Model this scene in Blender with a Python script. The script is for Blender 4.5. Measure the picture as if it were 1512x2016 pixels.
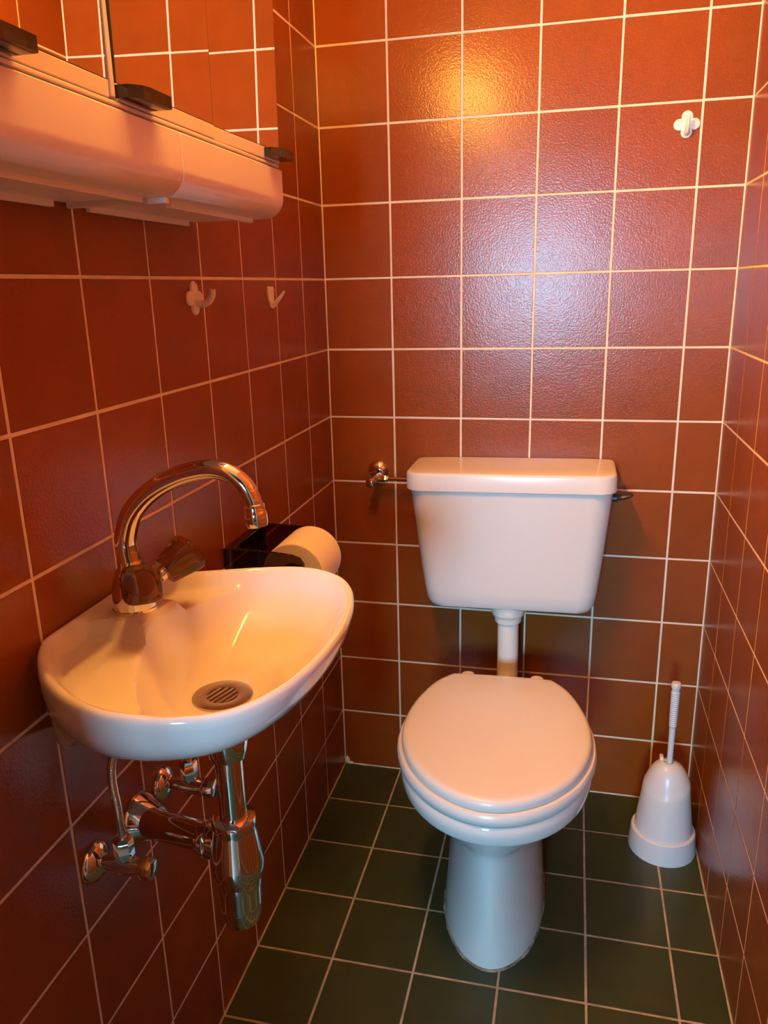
import bpy, bmesh, math, random
from mathutils import Vector, Matrix
random.seed(7)
PI = math.pi
SC = bpy.context.scene
COL = SC.collection
for o in list(bpy.data.objects):
    bpy.data.objects.remove(o)

# ------------------------------------------------------------------ camera
CAM_POS = Vector((0.5409, -1.7256, 1.2018))
CAM_YAW, CAM_PITCH, CAM_ROLL, CAM_F = 0.238683, -0.279599, -0.024718, 1544.88
fw = Vector((-math.sin(CAM_YAW)*math.cos(CAM_PITCH), math.cos(CAM_YAW)*math.cos(CAM_PITCH), math.sin(CAM_PITCH)))
rt = Vector((math.cos(CAM_YAW), math.sin(CAM_YAW), 0))
up = rt.cross(fw)
c_, s_ = math.cos(CAM_ROLL), math.sin(CAM_ROLL)
rt, up = rt*c_ + up*s_, up*c_ - rt*s_
cam = bpy.data.cameras.new('camera')
cam.sensor_fit = 'VERTICAL'
cam.sensor_height = 36.0
cam.lens = CAM_F/2016*36.0
cam.clip_start = 0.01
camo = bpy.data.objects.new('camera', cam)
COL.objects.link(camo)
M = Matrix.Identity(4)
for i in range(3):
    M[i][0], M[i][1], M[i][2], M[i][3] = rt[i], up[i], -fw[i], CAM_POS[i]
camo.matrix_world = M
SC.camera = camo

# ------------------------------------------------------------------ light
SKY_COL, SKY_STR = (0.30, 0.68, 1.0), 255.0
LAMP_COL, LAMP_STR = (1.0, 0.42, 0.065), 690.0
LAMP_POS = (0.197, -0.92, 1.738)
EXPOSURE = 0.0
WIN = (0.07, 0.53, 0.97, 1.53)            # hall window opening x0 x1 z0 z1 (in the hall end wall)
HALL_Y = -4.0
world = bpy.data.worlds.new('sky')
SC.world = world
world.use_nodes = True
bg = world.node_tree.nodes['Background']
bg.inputs[0].default_value = (*SKY_COL, 1)
bg.inputs[1].default_value = SKY_STR
pl = bpy.data.lights.new('window_daylight_portal', 'AREA')
pl.shape = 'RECTANGLE'
pl.size, pl.size_y = WIN[1]-WIN[0], WIN[3]-WIN[2]
pl.cycles.is_portal = True
plo = bpy.data.objects.new('window_daylight_portal', pl)
plo.location = ((WIN[0]+WIN[1])/2, HALL_Y-0.11, (WIN[2]+WIN[3])/2)
plo.rotation_euler = (PI/2, 0, 0)          # -Z of the light points to +Y (into the hall)
COL.objects.link(plo)
vs = SC.view_settings
SC.display_settings.display_device = 'sRGB'
vs.view_transform = 'Standard'
vs.look = 'None'
vs.gamma = 1
vs.use_curve_mapping = False
vs.exposure = EXPOSURE
SC.cycles.use_denoising = True
SC.cycles.max_bounces = 10
SC.cycles.diffuse_bounces = 6
SC.cycles.glossy_bounces = 6
SC.cycles.transmission_bounces = 8
SC.cycles.use_adaptive_sampling = True
SC.cycles.adaptive_threshold = 0.025
SC.cycles.sample_clamp_indirect = 6.0
SC.cycles.caustics_reflective = True

# ------------------------------------------------------------------ materials
MATS = {}
def mat(name, col, rough=0.5, metal=0.0, spec=0.5, trans=0.0, ior=1.5, coat=0.0, var=0.0, bump=None, mottle=None, emit=None):
    m = bpy.data.materials.new(name)
    m.use_nodes = True
    nt = m.node_tree
    b = nt.nodes['Principled BSDF']
    b.inputs['Base Color'].default_value = (*col, 1)
    b.inputs['Roughness'].default_value = rough
    b.inputs['Metallic'].default_value = metal
    b.inputs['Specular IOR Level'].default_value = spec
    b.inputs['Transmission Weight'].default_value = trans
    b.inputs['IOR'].default_value = ior
    b.inputs['Coat Weight'].default_value = coat
    b.inputs['Coat Roughness'].default_value = 0.08
    tc = nt.nodes.new('ShaderNodeTexCoord')
    oi = nt.nodes.new('ShaderNodeObjectInfo')
    ad = nt.nodes.new('ShaderNodeVectorMath')
    ad.operation = 'ADD'
    ml = nt.nodes.new('ShaderNodeVectorMath')
    ml.operation = 'SCALE'
    cmb = nt.nodes.new('ShaderNodeCombineXYZ')
    for i in range(3):
        nt.links.new(oi.outputs['Random'], cmb.inputs[i])
    nt.links.new(cmb.outputs[0], ml.inputs[0])
    ml.inputs['Scale'].default_value = 37.0
    nt.links.new(tc.outputs['Object'], ad.inputs[0])
    nt.links.new(ml.outputs[0], ad.inputs[1])
    vec = ad.outputs[0]
    csock = None
    if mottle:                       # (scale, other colour, amount)
        n = nt.nodes.new('ShaderNodeTexNoise')
        n.inputs['Scale'].default_value = mottle[0]
        n.inputs['Detail'].default_value = 5
        nt.links.new(vec, n.inputs['Vector'])
        mr = nt.nodes.new('ShaderNodeMapRange')
        mr.inputs['From Min'].default_value = 0.35
        mr.inputs['From Max'].default_value = 0.7
        mr.inputs['To Max'].default_value = mottle[2]
        nt.links.new(n.outputs[0], mr.inputs[0])
        mx = nt.nodes.new('ShaderNodeMix')
        mx.data_type = 'RGBA'
        mx.inputs['A'].default_value = (*col, 1)
        mx.inputs['B'].default_value = (*mottle[1], 1)
        nt.links.new(mr.outputs[0], mx.inputs['Factor'])
        csock = mx.outputs['Result']
    if var:
        hs = nt.nodes.new('ShaderNodeHueSaturation')
        mr = nt.nodes.new('ShaderNodeMapRange')
        mr.inputs['To Min'].default_value = 1-var
        mr.inputs['To Max'].default_value = 1+var
        nt.links.new(oi.outputs['Random'], mr.inputs[0])
        nt.links.new(mr.outputs[0], hs.inputs['Value'])
        if csock:
            nt.links.new(csock, hs.inputs['Color'])
        else:
            hs.inputs['Color'].default_value = (*col, 1)
        csock = hs.outputs[0]
    if csock:
        nt.links.new(csock, b.inputs['Base Color'])
    if bump:                         # list of (scale, distance)
        prev = None
        for sc, dist in bump:
            n = nt.nodes.new('ShaderNodeTexNoise')
            n.inputs['Scale'].default_value = sc
            n.inputs['Detail'].default_value = 2
            nt.links.new(vec, n.inputs['Vector'])
            bp = nt.nodes.new('ShaderNodeBump')
            bp.inputs['Distance'].default_value = dist
            bp.inputs['Strength'].default_value = 1.0
            nt.links.new(n.outputs[0], bp.inputs['Height'])
            if prev:
                nt.links.new(prev, bp.inputs['Normal'])
            prev = bp.outputs[0]
        nt.links.new(prev, b.inputs['Normal'])
        nt.links.new(prev, b.inputs['Coat Normal'])
    if emit:
        b.inputs['Emission Color'].default_value = (*emit[0], 1)
        b.inputs['Emission Strength'].default_value = emit[1]
    MATS[name] = m
    return m

WALL_TILE = mat('terracotta_glazed_tile', (0.240, 0.057, 0.007), 0.22, spec=0.30, var=0.06,
                mottle=(14, (0.200, 0.048, 0.006), 0.7), bump=[(280, 0.00032), (9, 0.0004)])
GROUT = mat('cream_grout', (0.78, 0.70, 0.56), 0.85, spec=0.2, mottle=(30, (0.62, 0.54, 0.42), 0.6), bump=[(500, 0.0003)])
FLOOR_TILE = mat('dark_green_floor_tile', (0.025, 0.040, 0.014), 0.36, spec=0.45, var=0.10,
                 mottle=(18, (0.038, 0.048, 0.018), 0.8), bump=[(320, 0.00015), (8, 0.0005)])
FLOOR_GROUT = mat('grey_beige_floor_grout', (0.46, 0.38, 0.28), 0.9, spec=0.2, mottle=(40, (0.26, 0.21, 0.15), 0.8), bump=[(400, 0.0004)])
PORCELAIN = mat('white_porcelain', (0.71, 0.70, 0.68), 0.10, spec=0.5, coat=0.3)
PLASTIC = mat('white_plastic', (0.78, 0.75, 0.70), 0.32, spec=0.45)
SEAT_PLASTIC = mat('white_seat_plastic', (0.71, 0.70, 0.68), 0.28, spec=0.45)
TANK_PLASTIC = mat('cistern_plastic', (0.71, 0.70, 0.68), 0.2, spec=0.5)
CAB_PLASTIC = mat('cabinet_plastic', (0.78, 0.73, 0.68), 0.35, spec=0.4)
BRUSH_PLASTIC = mat('pale_grey_plastic', (0.66, 0.67, 0.70), 0.28, spec=0.45)
CHROME = mat('chrome', (0.82, 0.81, 0.79), 0.06, metal=1.0)
STEEL = mat('brushed_steel', (0.62, 0.58, 0.52), 0.25, metal=1.0)
DARK = mat('slot_shade', (0.02, 0.018, 0.015), 0.6)  # near-black colour standing in for shade in drain and door track
BLACK = mat('black_plastic', (0.025, 0.02, 0.02), 0.35)
SMOKE = mat('smoked_black_acrylic', (0.16, 0.085, 0.055), 0.04, trans=1.0, ior=1.49)
KNOB = mat('smoked_brown_acrylic', (0.20, 0.075, 0.035), 0.03, trans=0.85, ior=1.49)
KNOB_DOT = mat('orange_brown_cap', (0.75, 0.40, 0.26), 0.4)
TAB = mat('dark_smoked_tab', (0.035, 0.032, 0.022), 0.08, trans=0.5, ior=1.49)
PAPER = mat('white_tissue_paper', (0.82, 0.77, 0.72), 0.95, spec=0.1, bump=[(250, 0.0003)])
CARD = mat('grey_cardboard', (0.42, 0.34, 0.26), 0.9)
MIRROR = mat('silvered_mirror', (0.92, 0.92, 0.90), 0.0, metal=1.0)
GLASS_EDGE = mat('mirror_glass_edge', (0.06, 0.07, 0.05), 0.15)
SEALANT = mat('mottled_cement_seal', (0.40, 0.34, 0.26), 0.95, mottle=(45, (0.06, 0.05, 0.035), 1.0), bump=[(150, 0.001)])
CAULK = mat('white_filler', (0.80, 0.82, 0.80), 0.8, bump=[(200, 0.001)])
WC_PAINT = mat('cream_wall_paint', (0.72, 0.64, 0.52), 0.9, bump=[(90, 0.0005)])
PAINT = mat('brown_wall_paint', (0.16, 0.12, 0.085), 0.9, bump=[(90, 0.0005)])
CEIL = mat('white_ceiling_paint', (0.78, 0.74, 0.68), 0.9)
HALL_CEIL = mat('beige_hall_ceiling', (0.25, 0.20, 0.15), 0.9)
WOOD = mat('brown_hall_floor', (0.25, 0.15, 0.08), 0.5, mottle=(6, (0.16, 0.09, 0.05), 0.8))
FRAME = mat('white_window_frame', (0.8, 0.8, 0.78), 0.4)
BULB = mat('warm_bulb_glass', (0.9, 0.8, 0.6), 0.4, emit=(LAMP_COL, LAMP_STR))
def pane_mat():
    m = bpy.data.materials.new('clear_window_pane')
    m.use_nodes = True
    nt = m.node_tree
    for n in list(nt.nodes):
        nt.nodes.remove(n)
    o = nt.nodes.new('ShaderNodeOutputMaterial')
    t = nt.nodes.new('ShaderNodeBsdfTransparent')
    t.inputs[0].default_value = (0.94, 0.97, 0.96, 1)
    g = nt.nodes.new('ShaderNodeBsdfGlossy')
    g.inputs['Roughness'].default_value = 0.02
    f = nt.nodes.new('ShaderNodeFresnel')
    f.inputs[0].default_value = 1.45
    mx = nt.nodes.new('ShaderNodeMixShader')
    nt.links.new(f.outputs[0], mx.inputs[0])
    nt.links.new(t.outputs[0], mx.inputs[1])
    nt.links.new(g.outputs[0], mx.inputs[2])
    nt.links.new(mx.outputs[0], o.inputs[0])
    return m
PANE = pane_mat()

# ------------------------------------------------------------------ helpers
def mk(name, verts, faces, m, parent=None, smooth=True, loc=None):
    me = bpy.data.meshes.new(name)
    me.from_pydata([tuple(v) for v in verts], [], faces)
    me.update()
    bm = bmesh.new()
    bm.from_mesh(me)
    bmesh.ops.recalc_face_normals(bm, faces=bm.faces)
    bm.to_mesh(me)
    bm.free()
    me.materials.append(m)
    if smooth:
        for p in me.polygons:
            p.use_smooth = True
        auto_smooth(me)
    o = bpy.data.objects.new(name, me)
    COL.objects.link(o)
    if parent:
        o.parent = parent
    if loc:
        o.location = loc
    return o
def auto_smooth(me, ang=35):
    bm = bmesh.new()
    bm.from_mesh(me)
    a = math.radians(ang)
    for e in bm.edges:
        if len(e.link_faces) == 2 and e.calc_face_angle(0) > a:
            e.smooth = False
    bm.to_mesh(me)
    bm.free()
def tag(o, label, cat=None, group=None, kind=None):
    o['label'] = label
    if cat:
        o['category'] = cat
    if group:
        o['group'] = group
    if kind:
        o['kind'] = kind
    return o
def empty(name, loc, rot=(0, 0, 0)):
    o = bpy.data.objects.new(name, None)
    o.empty_display_size = 0.05
    COL.objects.link(o)
    o.location = loc
    o.rotation_euler = rot
    return o
def loft(rings, cap0=True, cap1=True, closed=True):
    n = len(rings[0])
    V = [p for r in rings for p in r]
    F = []
    for i in range(len(rings)-1):
        for j in range(n if closed else n-1):
            k = (j+1) % n
            F.append((i*n+j, i*n+k, (i+1)*n+k, (i+1)*n+j))
    def cap(i):
        c = Vector((0, 0, 0))
        for p in rings[i]:
            c += Vector(p)
        c /= n
        V.append(tuple(c))
        ci = len(V)-1
        for j in range(n):
            F.append((i*n+j, i*n+(j+1) % n, ci))
    if cap0:
        cap(0)
    if cap1:
        cap(len(rings)-1)
    return V, F
def basis(d):
    d = Vector(d).normalized()
    a = Vector((0, 0, 1)) if abs(d.z) < 0.9 else Vector((1, 0, 0))
    x = a.cross(d).normalized()
    return x, d.cross(x), d
def lathe(prof, origin=(0, 0, 0), axis=(0, 0, 1), n=32, cap0=True, cap1=True, xscale=1.0):
    x, y, d = basis(axis)
    o = Vector(origin)
    rings = []
    for r, h in prof:
        r = max(r, 1e-5)
        rings.append([o + d*h + x*(r*xscale*math.cos(2*PI*j/n)) + y*(r*math.sin(2*PI*j/n)) for j in range(n)])
    return loft(rings, cap0, cap1)
def catmull(pts, per=8, closed=False):
    P = [Vector(p) for p in pts]
    out = []
    n = len(P)
    rng = range(n) if closed else range(n-1)
    for i in rng:
        p0 = P[(i-1) % n] if closed or i > 0 else P[0]*2-P[1]
        p1, p2 = P[i], P[(i+1) % n]
        p3 = P[(i+2) % n] if closed or i+2 < n else P[-1]*2-P[-2]
        for k in range(per):
            t = k/per
            out.append(0.5*((2*p1) + (p2-p0)*t + (2*p0-5*p1+4*p2-p3)*t*t + (3*p1-p0-3*p2+p3)*t*t*t))
    if not closed:
        out.append(P[-1])
    return out
def tube(path, rad, n=20, cap=True):
    P = [Vector(p) for p in path]
    if not hasattr(rad, '__len__'):
        rad = [rad]*len(P)
    rings = []
    t = (P[1]-P[0]).normalized()
    x, y, _ = basis(t)
    for i, p in enumerate(P):
        t2 = (P[min(i+1, len(P)-1)]-P[max(i-1, 0)]).normalized()
        q = t.rotation_difference(t2)
        x = q @ x
        y = q @ y
        t = t2
        rings.append([p + x*(rad[i]*math.cos(2*PI*j/n)) + y*(rad[i]*math.sin(2*PI*j/n)) for j in range(n)])
    return loft(rings, cap, cap)
def box(x0, x1, y0, y1, z0, z1, bev=0.0, seg=2):
    bm = bmesh.new()
    bmesh.ops.create_cube(bm, size=1)
    for v in bm.verts:
        v.co = Vector(((x0+x1)/2+v.co.x*(x1-x0), (y0+y1)/2+v.co.y*(y1-y0), (z0+z1)/2+v.co.z*(z1-z0)))
    if bev > 0:
        bmesh.ops.bevel(bm, geom=list(bm.edges), offset=bev, segments=seg, profile=0.5, affect='EDGES')
    bm.verts.index_update()
    V = [v.co.copy() for v in bm.verts]
    F = [tuple(v.index for v in f.verts) for f in bm.faces]
    bm.free()
    return V, F
def xf(VF, mtx):
    return [mtx @ Vector(v) for v in VF[0]], VF[1]
def join(*parts):
    V, F = [], []
    for v, f in parts:
        k = len(V)
        V += list(v)
        F += [tuple(i+k for i in q) for q in f]
    return V, F
def sm(a, b, x):
    t = min(1, max(0, (x-a)/(b-a)))
    return t*t*(3-2*t)

# ------------------------------------------------------------------ room shell
W = 0.8461
PITCH = 0.152
Z3 = 1.2202                               # joint at eye level
H = Z3 + 7*PITCH + 0.004                  # ceiling
FRONT_Y = -1.985
JOINT = 0.0036
TILE_MESH = {}
def tile_mesh(w, h, m, th=0.006, bev=0.0009):
    key = (round(w, 4), round(h, 4), m.name)
    if key in TILE_MESH:
        return TILE_MESH[key]
    a, b = w/2, h/2
    V = []
    for z, i in ((-th, 0), (-bev, 0), (0, bev)):
        V += [(-a+i, -b+i, z), (a-i, -b+i, z), (a-i, b-i, z), (-a+i, b-i, z)]
    F = []
    for r in (0, 4):
        for j in range(4):
            k = (j+1) % 4
            F.append((r+j, r+k, r+4+k, r+4+j))
    F.append((8, 9, 10, 11))
    me = bpy.data.meshes.new('tile')
    me.from_pydata(V, [], F)
    me.update()
    me.materials.append(m)
    TILE_MESH[key] = me
    return me
def lay_tiles(parent, name, m, us, vs_, place, rot, jit=0.0016):
    """us, vs_: joint lines; place(u, v) -> world point on the tile face."""
    for i in range(len(us)-1):
        for j in range(len(vs_)-1):
            w, h = us[i+1]-us[i]-JOINT, vs_[j+1]-vs_[j]-JOINT
            if w < 0.01 or h < 0.01:
                continue
            o = bpy.data.objects.new(name, tile_mesh(w, h, m))
            COL.objects.link(o)
            o.parent = parent
            o.location = place((us[i]+us[i+1])/2, (vs_[j]+vs_[j+1])/2)
            r = rot.copy()
            r.rotate_axis('X', random.gauss(0, jit))
            r.rotate_axis('Y', random.gauss(0, jit))
            o.rotation_euler = r
from mathutils import Euler
G = 0.0006                                 # joints lie this deep behind the tile faces
rows = [0.0005] + [Z3 + k*PITCH for k in range(-7, 8)]
tile_cols_back = [0.0] + [0.15025 + PITCH*k for k in range(5)] + [W]
side_ys = [0.0] + [0.151 + PITCH*k for k in range(13)]
side_ys = [y for y in side_ys if y < -FRONT_Y-0.03] + [-FRONT_Y]
wl = tag(mk('wall_left', *box(-0.12, -G, FRONT_Y-0.1, 0.12, -0.1, H), GROUT, smooth=False),
         'left wall of terracotta tiles carrying the basin and cabinet', kind='structure')
wb = tag(mk('wall_back', *box(-G, W+G, G, 0.12, -0.1, H), GROUT, smooth=False),
         'back wall of terracotta tiles behind the toilet', kind='structure')
wr = tag(mk('wall_right', *box(W+G, W+0.12, FRONT_Y-0.1, 0.12, -0.1, H), GROUT, smooth=False),
         'narrow strip of terracotta tiled wall at the right', kind='structure')
fl = tag(mk('floor', *box(-G, W+G, FRONT_Y, G, -0.1, -G), FLOOR_GROUT, smooth=False),
         'dark green tiled floor under the toilet', kind='structure')
lay_tiles(wb, 'wall_tile', WALL_TILE, tile_cols_back, rows, lambda u, v: (u, 0, v), Euler((PI/2, 0, 0)))
lay_tiles(wl, 'wall_tile', WALL_TILE, side_ys, rows, lambda u, v: (0, -u, v), Euler((PI/2, 0, PI/2)))
lay_tiles(wr, 'wall_tile', WALL_TILE, [0.0] + [0.1532 + PITCH*k for k in range(12)] + [-FRONT_Y], rows,
          lambda u, v: (W, -u, v), Euler((PI/2, 0, -PI/2)))
fx = [0.0] + [-0.0044 + 0.15302*k for k in range(1, 6)] + [W]
fy = [0.0] + [0.1495 + 0.15302*k for k in range(12)] + [-FRONT_Y]
lay_tiles(fl, 'floor_tile', FLOOR_TILE, fx, fy, lambda u, v: (u, -v, 0), Euler((0, 0, 0)))
tag(mk('ceiling', *box(-0.12, W+0.12, FRONT_Y-0.1, 0.12, H, H+0.1), CEIL, smooth=False),
    'plain pale ceiling above the tiled walls', kind='structure')
# entrance wall behind the viewer, with its doorway, and the hall beyond
DX0, DX1, DZ = 0.225, 0.83, 2.0
tag(mk('wall_front', *join(box(0, DX0, FRONT_Y-0.1, FRONT_Y, 0, H), box(DX1, W, FRONT_Y-0.1, FRONT_Y, 0, H),
                            box(DX0, DX1, FRONT_Y-0.1, FRONT_Y, DZ, H)), WC_PAINT, smooth=False),
    'cream entrance wall with an open doorway behind the viewer', kind='structure')
HX0, HX1 = -0.35, 1.15
tag(mk('wall_hall_left', *box(HX0-0.1, HX0, HALL_Y, FRONT_Y-0.1, 0, H), PAINT, smooth=False), 'left wall of the hall behind the doorway', kind='structure')
tag(mk('wall_hall_right', *box(HX1, HX1+0.1, HALL_Y, FRONT_Y-0.1, 0, H), PAINT, smooth=False), 'right wall of the hall behind the doorway', kind='structure')
tag(mk('wall_hall_jamb', *join(box(HX0, -0.12, FRONT_Y-0.1, FRONT_Y, 0, H), box(W+0.12, HX1, FRONT_Y-0.1, FRONT_Y, 0, H)), PAINT, smooth=False),
    'hall side of the entrance wall', kind='structure')
tag(mk('floor_hall', *box(HX0, HX1, HALL_Y, FRONT_Y, -0.1, -0.001), WOOD, smooth=False), 'brown floor of the hall beyond the doorway', kind='structure')
tag(mk('ceiling_hall', *box(HX0, HX1, HALL_Y, FRONT_Y-0.1, H, H+0.1), HALL_CEIL, smooth=False), 'pale ceiling of the hall', kind='structure')
tag(mk('wall_hall_end', *join(box(HX0, WIN[0], HALL_Y-0.1, HALL_Y, 0, H), box(WIN[1], HX1, HALL_Y-0.1, HALL_Y, 0, H),
                              box(WIN[0], WIN[1], HALL_Y-0.1, HALL_Y, 0, WIN[2]), box(WIN[0], WIN[1], HALL_Y-0.1, HALL_Y, WIN[3], H)), PAINT, smooth=False),
    'end wall of the hall around the window', kind='structure')
wf = tag(empty('window_1', ((WIN[0]+WIN[1])/2, HALL_Y-0.05, WIN[2])), 'small four-pane window at the end of the hall', kind='structure')
hw, hh = (WIN[1]-WIN[0])/2, WIN[3]-WIN[2]
mk('window_frame', *join(box(-hw, -hw+0.035, -0.025, 0.025, 0, hh), box(hw-0.035, hw, -0.025, 0.025, 0, hh),
                         box(-hw+0.035, hw-0.035, -0.025, 0.025, 0, 0.035), box(-hw+0.035, hw-0.035, -0.025, 0.025, hh-0.035, hh)), FRAME, wf, smooth=False)
mk('mullion', *box(-0.018, 0.018, -0.02, 0.02, 0.035, hh-0.035), FRAME, wf, smooth=False)
mk('transom', *join(box(-hw+0.035, -0.018, -0.02, 0.02, hh*0.5-0.018, hh*0.5+0.018), box(0.018, hw-0.035, -0.02, 0.02, hh*0.5-0.018, hh*0.5+0.018)), FRAME, wf, smooth=False)
for sx in (-1, 1):
    for z0, z1 in ((0.035, hh*0.5-0.018), (hh*0.5+0.018, hh-0.035)):
        a, b = sorted((sx*0.018, sx*(hw-0.035)))
        mk('pane', [(a, 0, z0), (b, 0, z0), (b, 0, z1), (a, 0, z1)], [(0, 1, 2, 3)], PANE, wf, smooth=False)
# crumbs of filler in the corner by the floor
def blob(cx, cy, cz, sx, sy, sz, n=12, seed=0):
    r = random.Random(seed)
    rings = []
    for k in range(6):
        t = PI*(k+0.5)/6
        rings.append([(cx+sx*math.sin(t)*math.cos(2*PI*j/n)*r.uniform(.7, 1.2), cy+sy*math.sin(t)*math.sin(2*PI*j/n)*r.uniform(.7, 1.2), cz-sz*math.cos(t)) for j in range(n)])
    return loft(rings)
mk('filler_patch', *join(blob(0.006, -0.001, 0.010, .007, .004, .012, seed=2), blob(0.013, -0.001, 0.003, .014, .004, .004, seed=4),
                         blob(0.045, -0.001, 0.0015, .022, .003, .0022, seed=5)), CAULK, wb)

# ------------------------------------------------------------------ cistern
cz0 = 0.512
ci = tag(empty('cistern', (0.4245, 0.0, cz0), (0, math.radians(-0.75), 0)), 'white plastic wall-hung cistern above the toilet with a rounded lid', 'cistern')
def rrect(hw, yf, yb, rf, rb, z, n=8):
    pts = []
    for cx, cy, r, a0 in ((hw-rf, yf+rf, rf, -PI/2), (hw-rb, yb-rb, rb, 0), (-hw+rb, yb-rb, rb, PI/2), (-hw+rf, yf+rf, rf, PI)):
        for k in range(n+1):
            a = a0+PI/2*k/n
            pts.append((cx+r*math.cos(a), cy+r*math.sin(a), z))
    return pts
YB = -0.004
secs = [(0.150, -0.095, 0.03, 0.0), (0.166, -0.118, 0.03, 0.003), (0.175, -0.131, 0.033, 0.010), (0.181, -0.137, 0.036, 0.022),
        (0.186, -0.140, 0.038, 0.050), (0.194, -0.146, 0.040, 0.120), (0.202, -0.153, 0.042, 0.200), (0.209, -0.160, 0.043, 0.270), (0.2105, -0.161, 0.043, 0.288)]
mk('tank', *loft([rrect(h_, yf, YB, rf, 0.012, z) for h_, yf, rf, z in secs]), TANK_PLASTIC, ci)
secs = [(0.206, -0.157, 0.036, 0.279), (0.2145, -0.1665, 0.038, 0.279), (0.2160, -0.168, 0.039, 0.281), (0.2155, -0.1675, 0.039, 0.3120), (0.2145, -0.1668, 0.039, 0.3150),
        (0.2125, -0.1650, 0.038, 0.3172), (0.209, -0.161, 0.036, 0.3183), (0.15, -0.12, 0.03, 0.3190)]
mk('tank_lid', *loft([rrect(h_, yf, YB, rf, 0.012, z) for h_, yf, rf, z in secs]), TANK_PLASTIC, ci)
# flush lever on the right flank
def lev():
    rings = []
    for t, w, h in ((0, .004, .003), (.15, .009, .0055), (.45, .012, .0068), (.75, .0125, .0060), (.93, .009, .004), (1, .004, .002)):
        cx = 0.212+0.036*t
        rings.append([(cx, -0.118+w*math.cos(2*PI*k/16), 0.262+0.008*t+h*math.sin(2*PI*k/16)) for k in range(16)])
    return loft(rings)
lv = mk('flush_lever', *join(lathe([(0.008, 0), (0.008, 0.014)], (0.204, -0.118, 0.262), (1, 0, 0), 16), lev()), BLACK, ci)
lv['label'] = 'small black lever on the right flank'
mk('collar', *lathe([(0.030, 0.012), (0.037, 0.010), (0.037, -0.012), (0.0355, -0.0165), (0.031, -0.020), (0.029, -0.034), (0.0255, -0.037)], (-0.003, -0.088, 0), n=36), PLASTIC, ci)
pp = catmull([(-0.003, -0.088, -0.025), (-0.003, -0.088, -0.10), (-0.004, -0.088, -0.15), (-0.004, -0.096, -0.178), (-0.004, -0.118, -0.196), (-0.004, -0.150, -0.204)], 6)
mk('flush_pipe', *tube(pp, 0.0235, 28), PLASTIC, ci)

# stop valve left of the cistern
sv = tag(empty('stop_valve', (0.112, 0, 0.783)), 'small chrome stop valve feeding the cistern through a thin pipe', 'valve')
mk('wall_rose', *lathe([(0.0265, 0), (0.0265, 0.003), (0.024, 0.011), (0.015, 0.018), (0.009, 0.020)], (0, 0, 0.008), (0, -1, 0)), CHROME, sv)
mk('valve_body', *join(lathe([(0.009, 0), (0.009, 0.035), (0.006, 0.04)], (0.000, -0.012, -0.002), (0, -1, 0), 20),
                        lathe([(0.007, 0), (0.0085, 0.006), (0.0085, 0.020), (0.006, 0.026)], (0.004, -0.034, -0.002), (1, 0, 0), 6)), CHROME, sv)
mk('handle_knob', *lathe([(0.006, 0), (0.0105, 0.004), (0.0115, 0.012), (0.0095, 0.018), (0.005, 0.021)], (-0.004, -0.046, -0.006), (-0.25, -1, -0.1), 24), CHROME, sv)
mk('supply_pipe', *tube([(0.028, -0.034, -0.002), (0.06, -0.038, -0.001), (0.108, -0.044, 0.0)], 0.0045, 14), CHROME, sv)

# ------------------------------------------------------------------ toilet
to = tag(empty('toilet', (0.4225, -0.239, 0), (0, 0, math.radians(2.0))), 'white floor-standing toilet with its lid closed', 'toilet')
LID = [(-0.013, 0.0), (-0.012, 0.05), (-0.010, 0.094), (-0.004, 0.108), (0.035, 0.136), (0.09, 0.1565), (0.135, 0.167), (0.17, 0.1715), (0.20, 0.1722),
       (0.235, 0.170), (0.28, 0.1595), (0.33, 0.138), (0.377, 0.102), (0.408, 0.061), (0.422, 0.026), (0.4255, 0.0)]
half = LID
full = half + [(u, -v) for u, v in reversed(half[1:-1])]
lid_pts = catmull([(u, v, 0) for u, v in full], 4, closed=True)
def outline(su, sv_, z, um=0.2):
    return [((p.y*sv_), -(um+(p.x-um)*su*(0.976 if p.x > um else 0.985)), z-0.004) for p in lid_pts]
mk('lid', *loft([outline(.90, .90, .4010), outline(.98, .98, .4010), outline(.996, .996, .4022), outline(1.0, 1.0, .4050), outline(1.0, 1.0, .4110), outline(.994, .992, .4160),
                 outline(.980, .976, .4195), outline(.958, .952, .4215), outline(.93, .92, .4225), outline(.5, .5, .4230)]), SEAT_PLASTIC, to)
def seat_o(s, z, du=0.0):
    return [((p.y*1.043*s), -(0.2+(p.x-0.2)*s*(1.002 if p.x > 0.2 else 0.97)-du), z-0.003) for p in lid_pts]
sr = [seat_o(.97, .3780), seat_o(.995, .3790), seat_o(1.005, .3820), seat_o(1.007, .388), seat_o(1.003, .3945), seat_o(.990, .3985), seat_o(.965, .4000), seat_o(.7, .400), seat_o(.64, .394), seat_o(.63, .379)]
V, F = loft(sr, False, False)
n = len(lid_pts)
F += [((len(sr)-1)*n+j, (len(sr)-1)*n+(j+1) % n, (j+1) % n, j) for j in range(n)]
mk('seat', V, F, SEAT_PLASTIC, to)
def egg(uf, ub, um, hw, z, ef=2.0, eb=2.4, n=64):
    pts = []
    for j in range(n):
        a = 2*PI*j/n
        c, s = math.cos(a), math.sin(a)
        e = ef if c >= 0 else eb
        u = um + (uf-um if c >= 0 else um-ub)*math.copysign(abs(c)**(2/e), c)
        v = hw*math.copysign(abs(s)**(2/e), s)
        pts.append((v, -u, z))
    return pts
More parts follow.
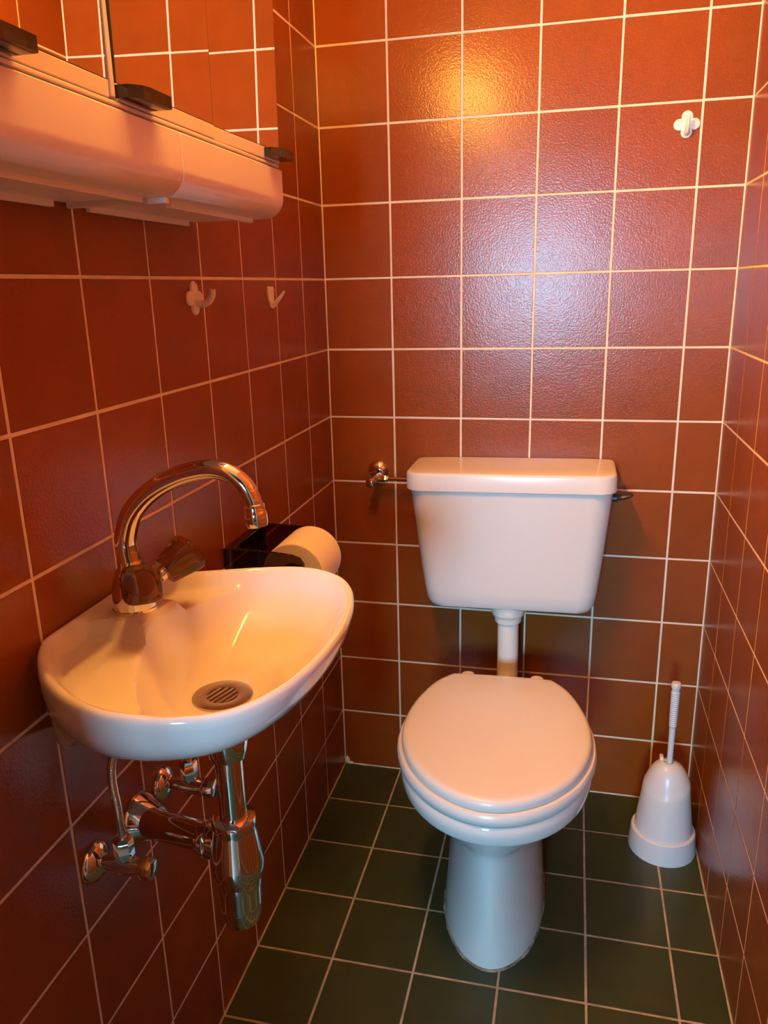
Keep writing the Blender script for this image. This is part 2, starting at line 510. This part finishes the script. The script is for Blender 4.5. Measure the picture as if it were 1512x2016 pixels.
bowl = [egg(.26, .10, .18, .05, .20), egg(.33, .06, .19, .10, .26), egg(.372, .03, .2, .128, .345), egg(.385, .015, .2, .137, .370), egg(.395, .0, .2, .145, .3735),
        egg(.416, -.03, .2, .166, .3735), egg(.423, -.036, .2, .1720, .3720), egg(.4265, -.038, .2, .1750, .367), egg(.4265, -.038, .2, .1750, .355), egg(.4240, -.038, .2, .1735, .341), egg(.4215, -.038, .2, .1715, .3365), egg(.4180, -.038, .2, .1685, .3335),
        egg(.4100, -.038, .2, .162, .3265), egg(.392, -.04, .195, .146, .308), egg(.373, -.04, .19, .130, .290), egg(.357, -.05, .18, .114, .273), egg(.345, -.06, .16, .102, .258),
        egg(.336, -.07, .13, .092, .244, 1.9), egg(.333, -.08, .11, .090, .225, 1.8), egg(.3325, -.09, .105, .0905, .18, 1.75), egg(.334, -.09, .11, .092, .13, 1.75), egg(.336, -.09, .12, .0945, .08, 1.8),
        egg(.337, -.09, .13, .0975, .04, 1.9), egg(.337, -.09, .14, .0995, .012, 1.95), egg(.337, -.09, .14, .0995, .0, 1.95)]
mk('bowl', *loft(bowl), PORCELAIN, to)
rr = random.Random(11)
def wob(ring, a):
    return [(x*(1+rr.uniform(-a, a)), y+(rr.uniform(-a, a))*0.06, z) for x, y, z in ring]
mk('base_sealant', *loft([wob(egg(.3405, -.092, .14, .1015, 0.0), .02), wob(egg(.339, -.092, .14, .1005, .003), .015), egg(.333, -.09, .14, .097, .004)], False, False), SEALANT, to)
for sx in (-1, 1):
    mk('hinge', *lathe([(0.014, -.022), (0.0155, 0.0), (0.0155, 0.024), (0.013, 0.030), (0.006, 0.033)], (sx*0.072, 0.022, 0.376), (0, 0, 1), 24), PLASTIC, to)

# ------------------------------------------------------------------ toilet brush and holder
bx, by = 0.7735, -0.166
bh = tag(empty('brush_holder', (bx, by, 0)), 'pale grey plastic toilet brush holder in the right corner', 'brush holder')
def ringz(r, z, tilt=0.0, n=40, da=-2.0):
    return [(r*math.cos(2*PI*j/n), r*math.sin(2*PI*j/n), z+tilt*r*math.cos(2*PI*j/n-da)) for j in range(n)]
mk('base_ring', *loft([ringz(.066, 0), ringz(.0705, 0.0), ringz(.0705, .002), ringz(.0668, .048), ringz(.0645, .0505), ringz(.055, .0508)]), BRUSH_PLASTIC, bh)
mk('holder_body', *loft([ringz(.061, .049), ringz(.0605, .052), ringz(.056, .09), ringz(.0515, .125), ringz(.0485, .155, -.25), ringz(.0478, .160, -.30), ringz(.046, .164, -.32),
                         ringz(.0415, .1765, -.30), ringz(.035, .190, -.22), ringz(.027, .2015, -.12), ringz(.018, .2085, -.04), ringz(.0105, .2115), ringz(.0095, .2115), ringz(.009, .206)]), BRUSH_PLASTIC, bh)
mk('rim_clip', *box(-0.017, -0.009, 0.006, 0.022, 0.196, 0.217, .002), BRUSH_PLASTIC, bh)
tb = tag(empty('toilet_brush', (bx+0.002, by, 0.07)), 'pale grey brush handle with ribbed grip standing in the holder', 'toilet brush')
mk('stem', *lathe([(0.0058, 0.0), (0.0060, 0.14), (0.0066, 0.235)], n=20), BRUSH_PLASTIC, tb)
prof = [(0.0066, 0.225)]
for k in range(17):
    z = 0.228+k*0.0048
    r = 0.0072+0.0013*k/16
    prof += [(r, z), (r+.0007, z+.0012), (r+.0007, z+.0030), (r, z+.0042)]
mk('grip', *lathe(prof+[(0.0085, .3105)], n=20), BRUSH_PLASTIC, tb)
mk('end_cap', *lathe([(0.0078, .309), (0.0078, .314), (0.0098, .320), (0.0098, .326), (0.0085, .3295), (0.004, .3305)], n=24), BRUSH_PLASTIC, tb)
mk('bristle_head', *lathe([(0.012, 0.0), (0.03, -.01), (0.033, -.045), (0.022, -.062)], (0, 0, .02), n=24), BRUSH_PLASTIC, tb)

# ------------------------------------------------------------------ washbasin
ZR = 0.850
YC = -0.973
OUT = [(0.0006, -1.040), (0.002, -1.066), (.008, -1.081), (.022, -1.103), (.05, -1.136), (.0895, -1.166), (.1287, -1.185), (.1634, -1.193), (.2016, -1.1915), (.2394, -1.181),
       (.2656, -1.1640), (.2864, -1.1345), (.3008, -1.0927), (.3098, -1.042), (.3122, -.986), (.309, -.945), (.3022, -.905), (.289, -.863), (.2665, -.829), (.2367, -.8085), (.2065, -.8014),
       (.179, -.804), (.147, -.813), (.11, -.8265), (.08, -.838), (.05, -.850), (.02, -.862), (.004, -.872), (0.0006, -.89), (0.0006, -.965)]
oc = catmull([(a, b, 0) for a, b in OUT], 8, closed=True)
oc = [Vector((max(p.x, 0.0005), p.y, 0)) for p in oc]
CC = Vector((0.158, -0.978, 0))
DRX, DRY = 0.171, -0.997
def dist_out(p):
    best = 9
    for i in range(len(oc)):
        a, b = oc[i], oc[(i+1) % len(oc)]
        ab = b-a
        t = max(0, min(1, (p-a).dot(ab)/max(ab.length_squared, 1e-12)))
        best = min(best, (p-a-ab*t).length)
    return best
def basin_z(p):
    d = dist_out(p)
    dy = p.y-YC
    xb = 0.090 + 2.3*dy*dy
    db = p.x-xb
    dw = d-0.013
    db *= 2.0
    k = 0.02
    h = max(0, min(1, 0.5+0.5*(db-dw)/k))
    dd = db*(1-h)+dw*h-k*h*(1-h)
    bowl = 0.0
    if dd > -0.012:
        t = max(0, min(1, (dd+0.012)/0.150))
        bowl = 0.088*(1-(1-t)**2.4)*sm(0, 0.16, t)
    soap = 0.019*sm(0.006, 0.024, d)*sm(0.033, 0.050, abs(dy))
    kk = 0.010
    hm = max(kk-abs(bowl-soap), 0)/kk
    z = ZR - (max(bowl, soap)+hm*hm*kk*0.25*sm(0, 0.01, soap+bowl))
    r = math.hypot(p.x-DRX, p.y-DRY)
    f = sm(0.034, 0.075, r)
    return z*f+(ZR-0.0885)*(1-f)
rings = []
def scl(sx, z):
    r = []
    for p in oc:
        k = sm(-0.02, 0.13, p.x)
        zz = z*k+(1-k)*(.836-min(1, (.996-sx)/.40)*0.092)
        r.append((p.x*(1-(1-sx)*k), YC-0.01+(p.y-YC+0.01)*(1-(1-sx)*(0.05+0.95*k)), zz))
    return r
under = [(0.30, .7370), (.42, .7420), (.55, .7500), (.66, .7600), (.76, .7710), (.84, .7830), (.90, .7940), (.943, .8050), (.968, .8150), (.985, .8255), (.996, .8360)]
for s, z in under:
    rings.append(scl(s, z))
top = []
for s, z in ((1.0, .8405), (.998, .8445), (.992, .8475), (.983, .8493)):
    top.append([CC+(p-CC)*s+Vector((0, 0, z)) for p in oc])
NS = 64
for i in range(NS):
    s = .972*(1-(i/NS))**1.0
    if s < 0.03:
        s = 0.03
    ring = []
    for p in oc:
        q = CC+(p-CC)*s
        ring.append(Vector((q.x, q.y, basin_z(q))))
    top.append(ring)
wbz = tag(empty('washbasin', (0, YC, 0.70)), 'small white ceramic washbasin mounted on the left wall', 'washbasin')
off = Vector((0, -YC, -0.70))
V, F = loft(rings+top)
mk('basin', [Vector(v)+off for v in V], F, PORCELAIN, wbz)
dz = ZR-0.0885
DR = Vector((DRX, DRY, dz+0.0008))+off
fl_ = mk('drain_flange', *lathe([(0.0178, -0.003), (0.0180, 0.0008), (0.0300, 0.0020), (0.0338, 0.0014), (0.0345, -0.0005)], DR, n=40, cap0=False, cap1=False), STEEL, wbz)
mk('drain_shade_disc', *lathe([(0.0178, -0.0004), (0.016, -0.0005), (0.002, -0.0005)], DR, n=32, cap0=False), DARK, fl_)  # flat dark disc under the bars, shade of the drain hole as colour
for k in range(-2, 3):
    hl = math.sqrt(0.0176**2-(k*0.0066)**2)
    bar = xf(box(-0.0016, 0.0016, -hl, hl, -0.0010, 0.0012, .0003, 1), Matrix.Translation(DR) @ Matrix.Rotation(math.radians(-18), 4, 'Z') @ Matrix.Translation((k*0.0066, 0, 0)))
    mk('grille_bar', *bar, STEEL, fl_, smooth=False)

# mixer tap
TX, TY = 0.059, -0.973
tp = tag(empty('basin_tap', (TX, TY, ZR)), 'chrome swan-neck mixer tap with smoked knobs on the washbasin', 'tap')
mk('tap_body', *lathe([(0.0255, 0), (0.0255, 0.004), (0.0245, 0.005), (0.0240, 0.022), (0.0225, 0.034), (0.0185, 0.046), (0.0145, 0.052), (0.0135, 0.058), (0.0125, 0.060)], n=40), CHROME, tp)
sp = [(0, 0.0, 0.050), (-0.003, 0, 0.072), (-0.001, 0, 0.092), (0.011, 0, 0.118), (0.036, 0, 0.142), (0.070, 0, 0.160), (0.104, 0, 0.1685), (0.128, 0, 0.1660), (0.146, 0, 0.153), (0.154, 0, 0.138), (0.1565, 0, 0.128)]
spc = catmull(sp, 6)
mk('spout', *tube(spc, [0.0128-0.0034*i/(len(spc)-1) for i in range(len(spc))], 28), CHROME, tp)
mk('aerator', *lathe([(0.0095, -0.001), (0.0112, 0.000), (0.0112, 0.007), (0.0120, 0.0085), (0.0125, 0.010), (0.0125, 0.020), (0.0115, 0.024), (0.0095, 0.0245)], (0.1560, 0, 0.132), (0.09, 0, -1), 32), CHROME, tp)
for sy in (-1, 1):
    az, el = math.radians(54), math.radians(27)
    d = Vector((math.cos(el)*math.cos(az), sy*math.cos(el)*math.sin(az), math.sin(el)))
    O = Vector((0.006, 0, 0.020))
    x, y, _ = basis(d)
    kb = []
    for h, w, e in ((0.038, 0.0150, 3), (0.040, 0.0158, 3.2), (0.052, 0.0178, 3.6), (0.064, 0.0200, 4), (0.074, 0.0217, 4), (0.0770, 0.0213, 4), (0.0795, 0.0195, 3.6), (0.0805, 0.015, 3), (0.0808, 0.005, 2)):
        r = []
        for j in range(40):
            a = 2*PI*j/40
            c, s = math.cos(a), math.sin(a)
            r.append(O+d*h+x*(w*math.copysign(abs(c)**(2/e), c))+y*(w*math.copysign(abs(s)**(2/e), s)))
        kb.append(r)
    k = mk('knob', *loft(kb), KNOB, tp)
    k['label'] = 'smoked brown acrylic knob'
    mk('knob_stem', *lathe([(0.012, 0.0), (0.0115, 0.026), (0.0085, 0.030), (0.0085, 0.0385)], O, d, 24), CHROME, k)
    mk('knob_insert', *lathe([(0.006, 0.0405), (0.008, 0.044), (0.0110, 0.072), (0.0135, 0.0750), (0.0125, 0.0770)], O, d, 24), KNOB_DOT, k)

# bottle trap under the basin
PX, PY = 0.169, -0.993
tr = tag(empty('bottle_trap', (PX, PY, 0.443)), 'chrome bottle trap hanging under the washbasin', 'bottle trap')
mk('coupling_nut', *lathe([(0.0235, 0.292), (0.0255, 0.276), (0.0255, 0.262), (0.0235, 0.248), (0.0215, 0.240), (0.017, 0.237)], n=12), CHROME, tr)
mk('tailpipe', *lathe([(0.0165, 0.145), (0.0165, 0.285)], n=32), CHROME, tr)
mk('trap_body', *lathe([(0.0175, 0.158), (0.0255, 0.156), (0.0268, 0.151), (0.0255, 0.145), (0.0262, 0.140), (0.0290, 0.120), (0.0325, 0.099), (0.0330, 0.091), (0.0305, 0.079), (0.0270, 0.070)], n=40), CHROME, tr)
mk('trap_cup', *lathe([(0.0272, 0.073), (0.0276, 0.067), (0.0270, 0.062), (0.0262, 0.038), (0.0250, 0.022), (0.0215, 0.010), (0.0140, 0.004), (0.004, 0.002)], n=40), CHROME, tr)
a0 = Vector((-0.022, 0.006, 0.112))
ax = (Vector((-PX, 0.055, 0.087))-a0)
Ln = ax.length
mk('outlet_pipe', *lathe([(0.0185, 0.0), (0.0185, 0.012), (0.0225, 0.014), (0.0235, 0.020), (0.0225, 0.026), (0.0190, 0.028), (0.0190, Ln-0.002)], a0, ax, 32), CHROME, tr)
mk('wall_rose', *lathe([(0.036, 0.0005), (0.036, 0.003), (0.034, 0.008), (0.027, 0.020), (0.021, 0.030), (0.0192, 0.034)], (-PX, 0.055, 0.087), (1, 0, 0), 36), CHROME, tr)

# two angle valves with supply tubes
def angle_valve(y, z, label, tubepath):
    v = tag(empty('angle_valve', (0, y, z)), label, 'valve', 'angle valves under the washbasin')
    mk('wall_rose', *lathe([(0.0255, 0.0005), (0.0255, 0.002), (0.023, 0.007), (0.014, 0.012), (0.009, 0.014)], (0, 0, 0), (1, 0, 0), 32), CHROME, v)
    mk('valve_body', *lathe([(0.0075, 0.010), (0.0085, 0.016), (0.0085, 0.030), (0.0115, 0.032), (0.0120, 0.048), (0.0105, 0.062), (0.0105, 0.064)], (0, 0, 0.003), (1, 0, 0), 28), CHROME, v)
    mk('handle_cap', *lathe([(0.010, 0.062), (0.0130, 0.064), (0.0138, 0.074), (0.0128, 0.080), (0.010, 0.0815)], (0, 0, 0.003), (1, 0, 0), 10), CHROME, v)
    mk('compression_nut', *lathe([(0.0085, 0.006), (0.0085, 0.012), (0.0118, 0.013), (0.0118, 0.036), (0.0095, 0.0395), (0.006, 0.040)], (0.044, 0, 0.004), (0, 0, 1), 6), CHROME, v)
    mk('supply_tube', *tube(catmull(tubepath, 8), 0.0052, 16), CHROME, v)
angle_valve(-1.034, 0.540, 'chrome angle valve nearest the viewer, with a bent supply tube', [(0.044, 0, 0.040), (0.043, 0.0, 0.08), (0.038, 0.004, 0.12), (0.040, 0.012, 0.150), (0.048, 0.03, 0.178), (0.052, 0.04, 0.196)])
angle_valve(-0.867, 0.535, 'chrome angle valve behind the bottle trap, farther from the viewer', [(0.044, 0, 0.040), (0.044, 0.0, 0.08), (0.046, -0.03, 0.13), (0.052, -0.065, 0.19)])

# ------------------------------------------------------------------ toilet paper
ph = tag(empty('toilet_paper_holder', (0, -0.54, 0.70)), 'smoked black acrylic toilet paper holder on the left wall', 'paper holder')
mk('wall_plate', *box(0.0005, 0.016, -0.075, 0.075, -0.005, 0.100, .0015), SMOKE, ph, smooth=False)
for sy in (-1, 1):
    y0, y1 = (-0.075, -0.068) if sy < 0 else (0.068, 0.075)
    a = []
    for z0, z1, x in ((-0.002, 0.100, 0.0162), (0.012, 0.0985, 0.07), (0.022, 0.095, 0.115), (0.030, 0.090, 0.130), (0.042, 0.080, 0.1365)):
        a.append([(x, y0, z0), (x, y1, z0), (x, y1, z1), (x, y0, z1)])
    s = mk('side_arm', *loft(a), SMOKE, ph, smooth=False)
    mk('roll_hub', *lathe([(0.0175, 0.0), (0.0185, 0.002), (0.0185, 0.010), (0.016, 0.014)], (0.110, sy*0.0675, 0.054), (0, -sy, 0), 28), SMOKE, s)
rl = tag(empty('toilet_roll', (0.110, -0.54, 0.702)), 'white toilet roll held in the black paper holder', 'toilet roll')
RC = Vector((0, 0, 0.052))
mk('paper', *lathe([(0.0205, -.050), (0.0505, -.050), (0.052, -.0488), (0.052, .0488), (0.0505, .050), (0.0205, .050), (0.0205, -.050)], RC, (0, 1, 0), 48, False, False), PAPER, rl)
mk('core', *lathe([(0.0190, -.0495), (0.0204, -.0495), (0.0204, .0495), (0.0190, .0495), (0.0190, -.0495)], RC, (0, 1, 0), 32, False, False), CARD, rl)

# ------------------------------------------------------------------ hooks
def clover(c=0.0135, a=0.0106, th=0.004):
    n = 96
    rad = []
    for j in range(n):
        t = 2*PI*j/n
        ph = (t+PI/4) % (PI/2)-PI/4
        rad.append(c*math.cos(ph)+math.sqrt(max(a*a-(c*math.sin(ph))**2, 0)))
    return loft([[(k*rad[j]*math.cos(2*PI*j/n), k*rad[j]*math.sin(2*PI*j/n), z) for j in range(n)]
                 for k, z in ((1.0, 0.0), (1.0, th*.5), (.95, th*.85), (.85, th), (.4, th*1.15), (.05, th*1.2))])
def coat_hook(loc, rz, label, kind):
    h = tag(empty('coat_hook', loc, (0, 0, rz)), label, 'hook')        # local -Y points into the room
    R_ = Matrix.Rotation(PI/2, 4, 'X')
    if kind == 'clover':
        V, F = clover()
        mk('plate', *xf((V, F), R_), PLASTIC, h)
        path = catmull([(0, -0.002, -0.004), (0, -0.012, -0.008), (0, -0.022, -0.006), (0, -0.029, 0.002), (0, -0.031, 0.012)], 6)
        mk('prong', *tube(path, [0.0056-0.0012*i/(len(path)-1) for i in range(len(path))], 16), PLASTIC, h)
    elif kind == 'ridge':
        V, F = clover()
        mk('plate', *xf((V, F), R_), PLASTIC, h)
        path = catmull([(0, -0.002, -0.016), (0, -0.012, -0.012), (0, -0.020, -0.002), (0, -0.022, 0.010)], 6)
        mk('prong', *tube(path, [0.0058-0.0028*i/(len(path)-1) for i in range(len(path))], 16), PLASTIC, h)
    else:
        V, F = loft([[(x*w, -y, z) for x, y in ((-1, 0), (1, 0), (1, .003), (.7, .004), (-.7, .004), (-1, .003))] for z, w in ((0.017, .008), (0.0155, .0125), (0.010, .0140), (-0.004, .0125), (-0.016, .0060), (-0.021, .002))])
        mk('plate', V, F, PLASTIC, h)
        path = catmull([(0, -0.002, -0.018), (0, -0.009, -0.013), (0, -0.020, -0.002), (0, -0.028, 0.008)], 5)
        mk('prong', *tube(path, [0.0052-0.003*i/(len(path)-1) for i in range(len(path))], 14), PLASTIC, h)
coat_hook((0, -0.640, 1.192), PI/2, 'white four-lobed plastic hook below the mirror cabinet', 'clover')
coat_hook((0, -0.336, 1.190), PI/2, 'slim white pointed hook on the left wall near the corner', 'slim')
coat_hook((0.7315, 0, 1.484), 0, 'white clover-shaped hook on the back wall at upper right', 'ridge')

# ------------------------------------------------------------------ mirror cabinet
Y0, Y1 = -1.222, -0.622
cb = tag(empty('mirror_cabinet', (0, (Y0+Y1)/2, 1.297)), 'white plastic mirror cabinet with three mirrored doors on the left wall', 'cabinet')
CO = Vector((0, -(Y0+Y1)/2, -1.297))
def cbp(name, VF, m, parent=None, smooth=True):
    return mk(name, [Vector(v)+CO for v in VF[0]], VF[1], m, parent or cb, smooth)
TOPZ = 1.690
cbp('carcass', box(0.0005, 0.115, Y0+0.003, Y1-0.003, 1.3595, TOPZ, .004), CAB_PLASTIC)
def lower(y0, y1):
    pr = [(0.0005, 1.297), (0.114, 1.297)]
    for k in range(1, 9):
        a = -PI/2+PI/2*k/8
        pr.append((0.114+0.026*math.cos(a), 1.323+0.026*math.sin(a)))
    pr += [(0.1402, 1.3575), (0.138, 1.3590), (0.0005, 1.3590)]
    rr_ = []
    for y, s in ((y0, 0.0012), (y0+.0015, 0), (y1-.0015, 0), (y1, 0.0012)):
        rr_.append([(x-(s if x > 0.05 else 0), y, z+(s if z < 1.3 else (-s if z > 1.35 else 0))) for x, z in pr])
    return loft(rr_)
cbp('lower_panel', lower(Y0, -0.9195), CAB_PLASTIC)
cbp('lower_panel', lower(-0.9185, Y1), CAB_PLASTIC)
for x0, x1, ya, yb, hz in ((0.093, 0.1005, -1.205, -0.936, .006), (0.093, 0.1005, -0.875, -0.640, .006), (0.001, 0.007, -1.20, -0.952, .007), (0.001, 0.007, -0.888, -0.645, .007)):
    cbp('bottom_rail', box(x0, x1, ya, yb, 1.297-hz, 1.2975, .001), CAB_PLASTIC, smooth=False)
cbp('bottom_rib', box(0.002, 0.120, -0.925, -0.917, 1.291, 1.2975, .001), CAB_PLASTIC, smooth=False)
cbp('door_track', box(0.11, 0.1365, Y0+0.001, Y1-0.001, 1.3615, 1.3655, .001), CAB_PLASTIC, smooth=False)
cbp('track_gap_shade', box(0.10, 0.131, Y0+0.002, Y1-0.002, 1.358, 1.3675), DARK, smooth=False)  # solid dark strip, shade of the recess put into its colour
doors = [(-1.222, -1.0365, 0.002, -0.018, (-1.222, -1.165)), (-1.0255, -0.8235, -0.001, -0.017, (-1.0250, -0.966)), (-0.8215, -0.622, -0.026, -0.016, (-0.676, -0.622))]
for ya, yb, yaw, lean, (ha, hb) in doors:
    yc = (ya+yb)/2
    cen = Vector((0.138, yc, 1.55))
    n_ = Vector((math.cos(yaw)*math.cos(lean), math.sin(yaw)*math.cos(lean), math.sin(lean)))
    yv = Vector((-math.sin(yaw), math.cos(yaw), 0))
    zv = n_.cross(yv)
    Mx = Matrix(((n_.x, yv.x, zv.x, cen.x), (n_.y, yv.y, zv.y, cen.y), (n_.z, yv.z, zv.z, cen.z), (0, 0, 0, 1)))
    hwid = (yb-ya)/2-0.0006
    z0, z1 = 1.3668-1.55, 0.138
    dr = cbp('door', xf(join(box(-0.014, -0.0042, -hwid, hwid, z0, z1, .001, 1), box(-0.0042, 0.0002, -hwid, hwid, z0, z0+0.0145, .0008, 1)), Mx), CAB_PLASTIC, smooth=False)
    dr['label'] = 'mirrored cabinet door'
    mg = cbp('mirror_pane', xf(box(-0.0041, -0.0003, -hwid+.0006, hwid-.0006, z0+0.0147, z1), Mx), GLASS_EDGE, dr, smooth=False)
    fz = xf(([( -0.0002, -hwid+.0016, z0+0.0152), (-0.0002, hwid-.0016, z0+0.0152), (-0.0002, hwid-.0016, z1-.001), (-0.0002, -hwid+.0016, z1-.001),
              (-0.0004, -hwid+.0016, z0+0.0152), (-0.0004, hwid-.0016, z0+0.0152), (-0.0004, hwid-.0016, z1-.001), (-0.0004, -hwid+.0016, z1-.001)],
             [(0, 1, 2, 3), (7, 6, 5, 4), (0, 4, 5, 1), (1, 5, 6, 2), (2, 6, 7, 3), (3, 7, 4, 0)]), Mx)
    cbp('mirror_silvering', fz, MIRROR, dr, smooth=False)
    pts = [(0.133, ha), (0.146, ha), (0.156, ha+0.010), (0.158, ha+0.020), (0.158, hb-0.001), (0.156, hb), (0.133, hb)]
    hd = loft([[(x, y, 1.3690) for x, y in pts], [(x, y, 1.3800) for x, y in pts]])
    h_ = cbp('handle', hd, TAB, dr, smooth=False)
    h_['label'] = 'smoked dark finger tab'
cbp('door_edge_strip', box(0.118, 0.1355, -1.0345, -1.0280, 1.3685, 1.686, .001), CAB_PLASTIC, smooth=False)
# lamp on top of the cabinet
lm = tag(empty('cabinet_lamp', (0.06, LAMP_POS[1], TOPZ)), 'warm tube lamp on a bracket on top of the mirror cabinet', 'lamp')
lo = Vector((0.06, LAMP_POS[1], TOPZ))
P = Vector(LAMP_POS)-lo
mk('bracket', *box(-0.035, 0.035, -0.06, 0.06, 0.0005, P.z-0.0325, .003), CAB_PLASTIC, lm)
mk('light_cutoff_tray', *join(box(-0.055, P.x+0.005, -0.215, 0.215, P.z-0.032, P.z-0.029), box(P.x+0.005, P.x+0.007, -0.215, 0.215, P.z-0.032, P.z-0.026)), CAB_PLASTIC, lm, smooth=False)  # unseen tray, added to cut direct lamp light on basin and cabinet panel
mk('socket', *lathe([(0.014, 0), (0.016, 0.02), (0.019, 0.05), (0.019, 0.112)], (0.0, 0, P.z-0.0), (1, 0, 0), 24), CHROME, lm)
mk('socket_post', *lathe([(0.011, 0.02), (0.011, P.z)], (0.006, 0, 0), (0, 0, 1), 20), CHROME, lm)
mk('bulb', *lathe([(0.006, -0.20), (0.015, -0.197), (0.0195, -0.189), (0.0195, 0.189), (0.015, 0.197), (0.006, 0.20)], P, (0, 1, 0), 20), BULB, lm)
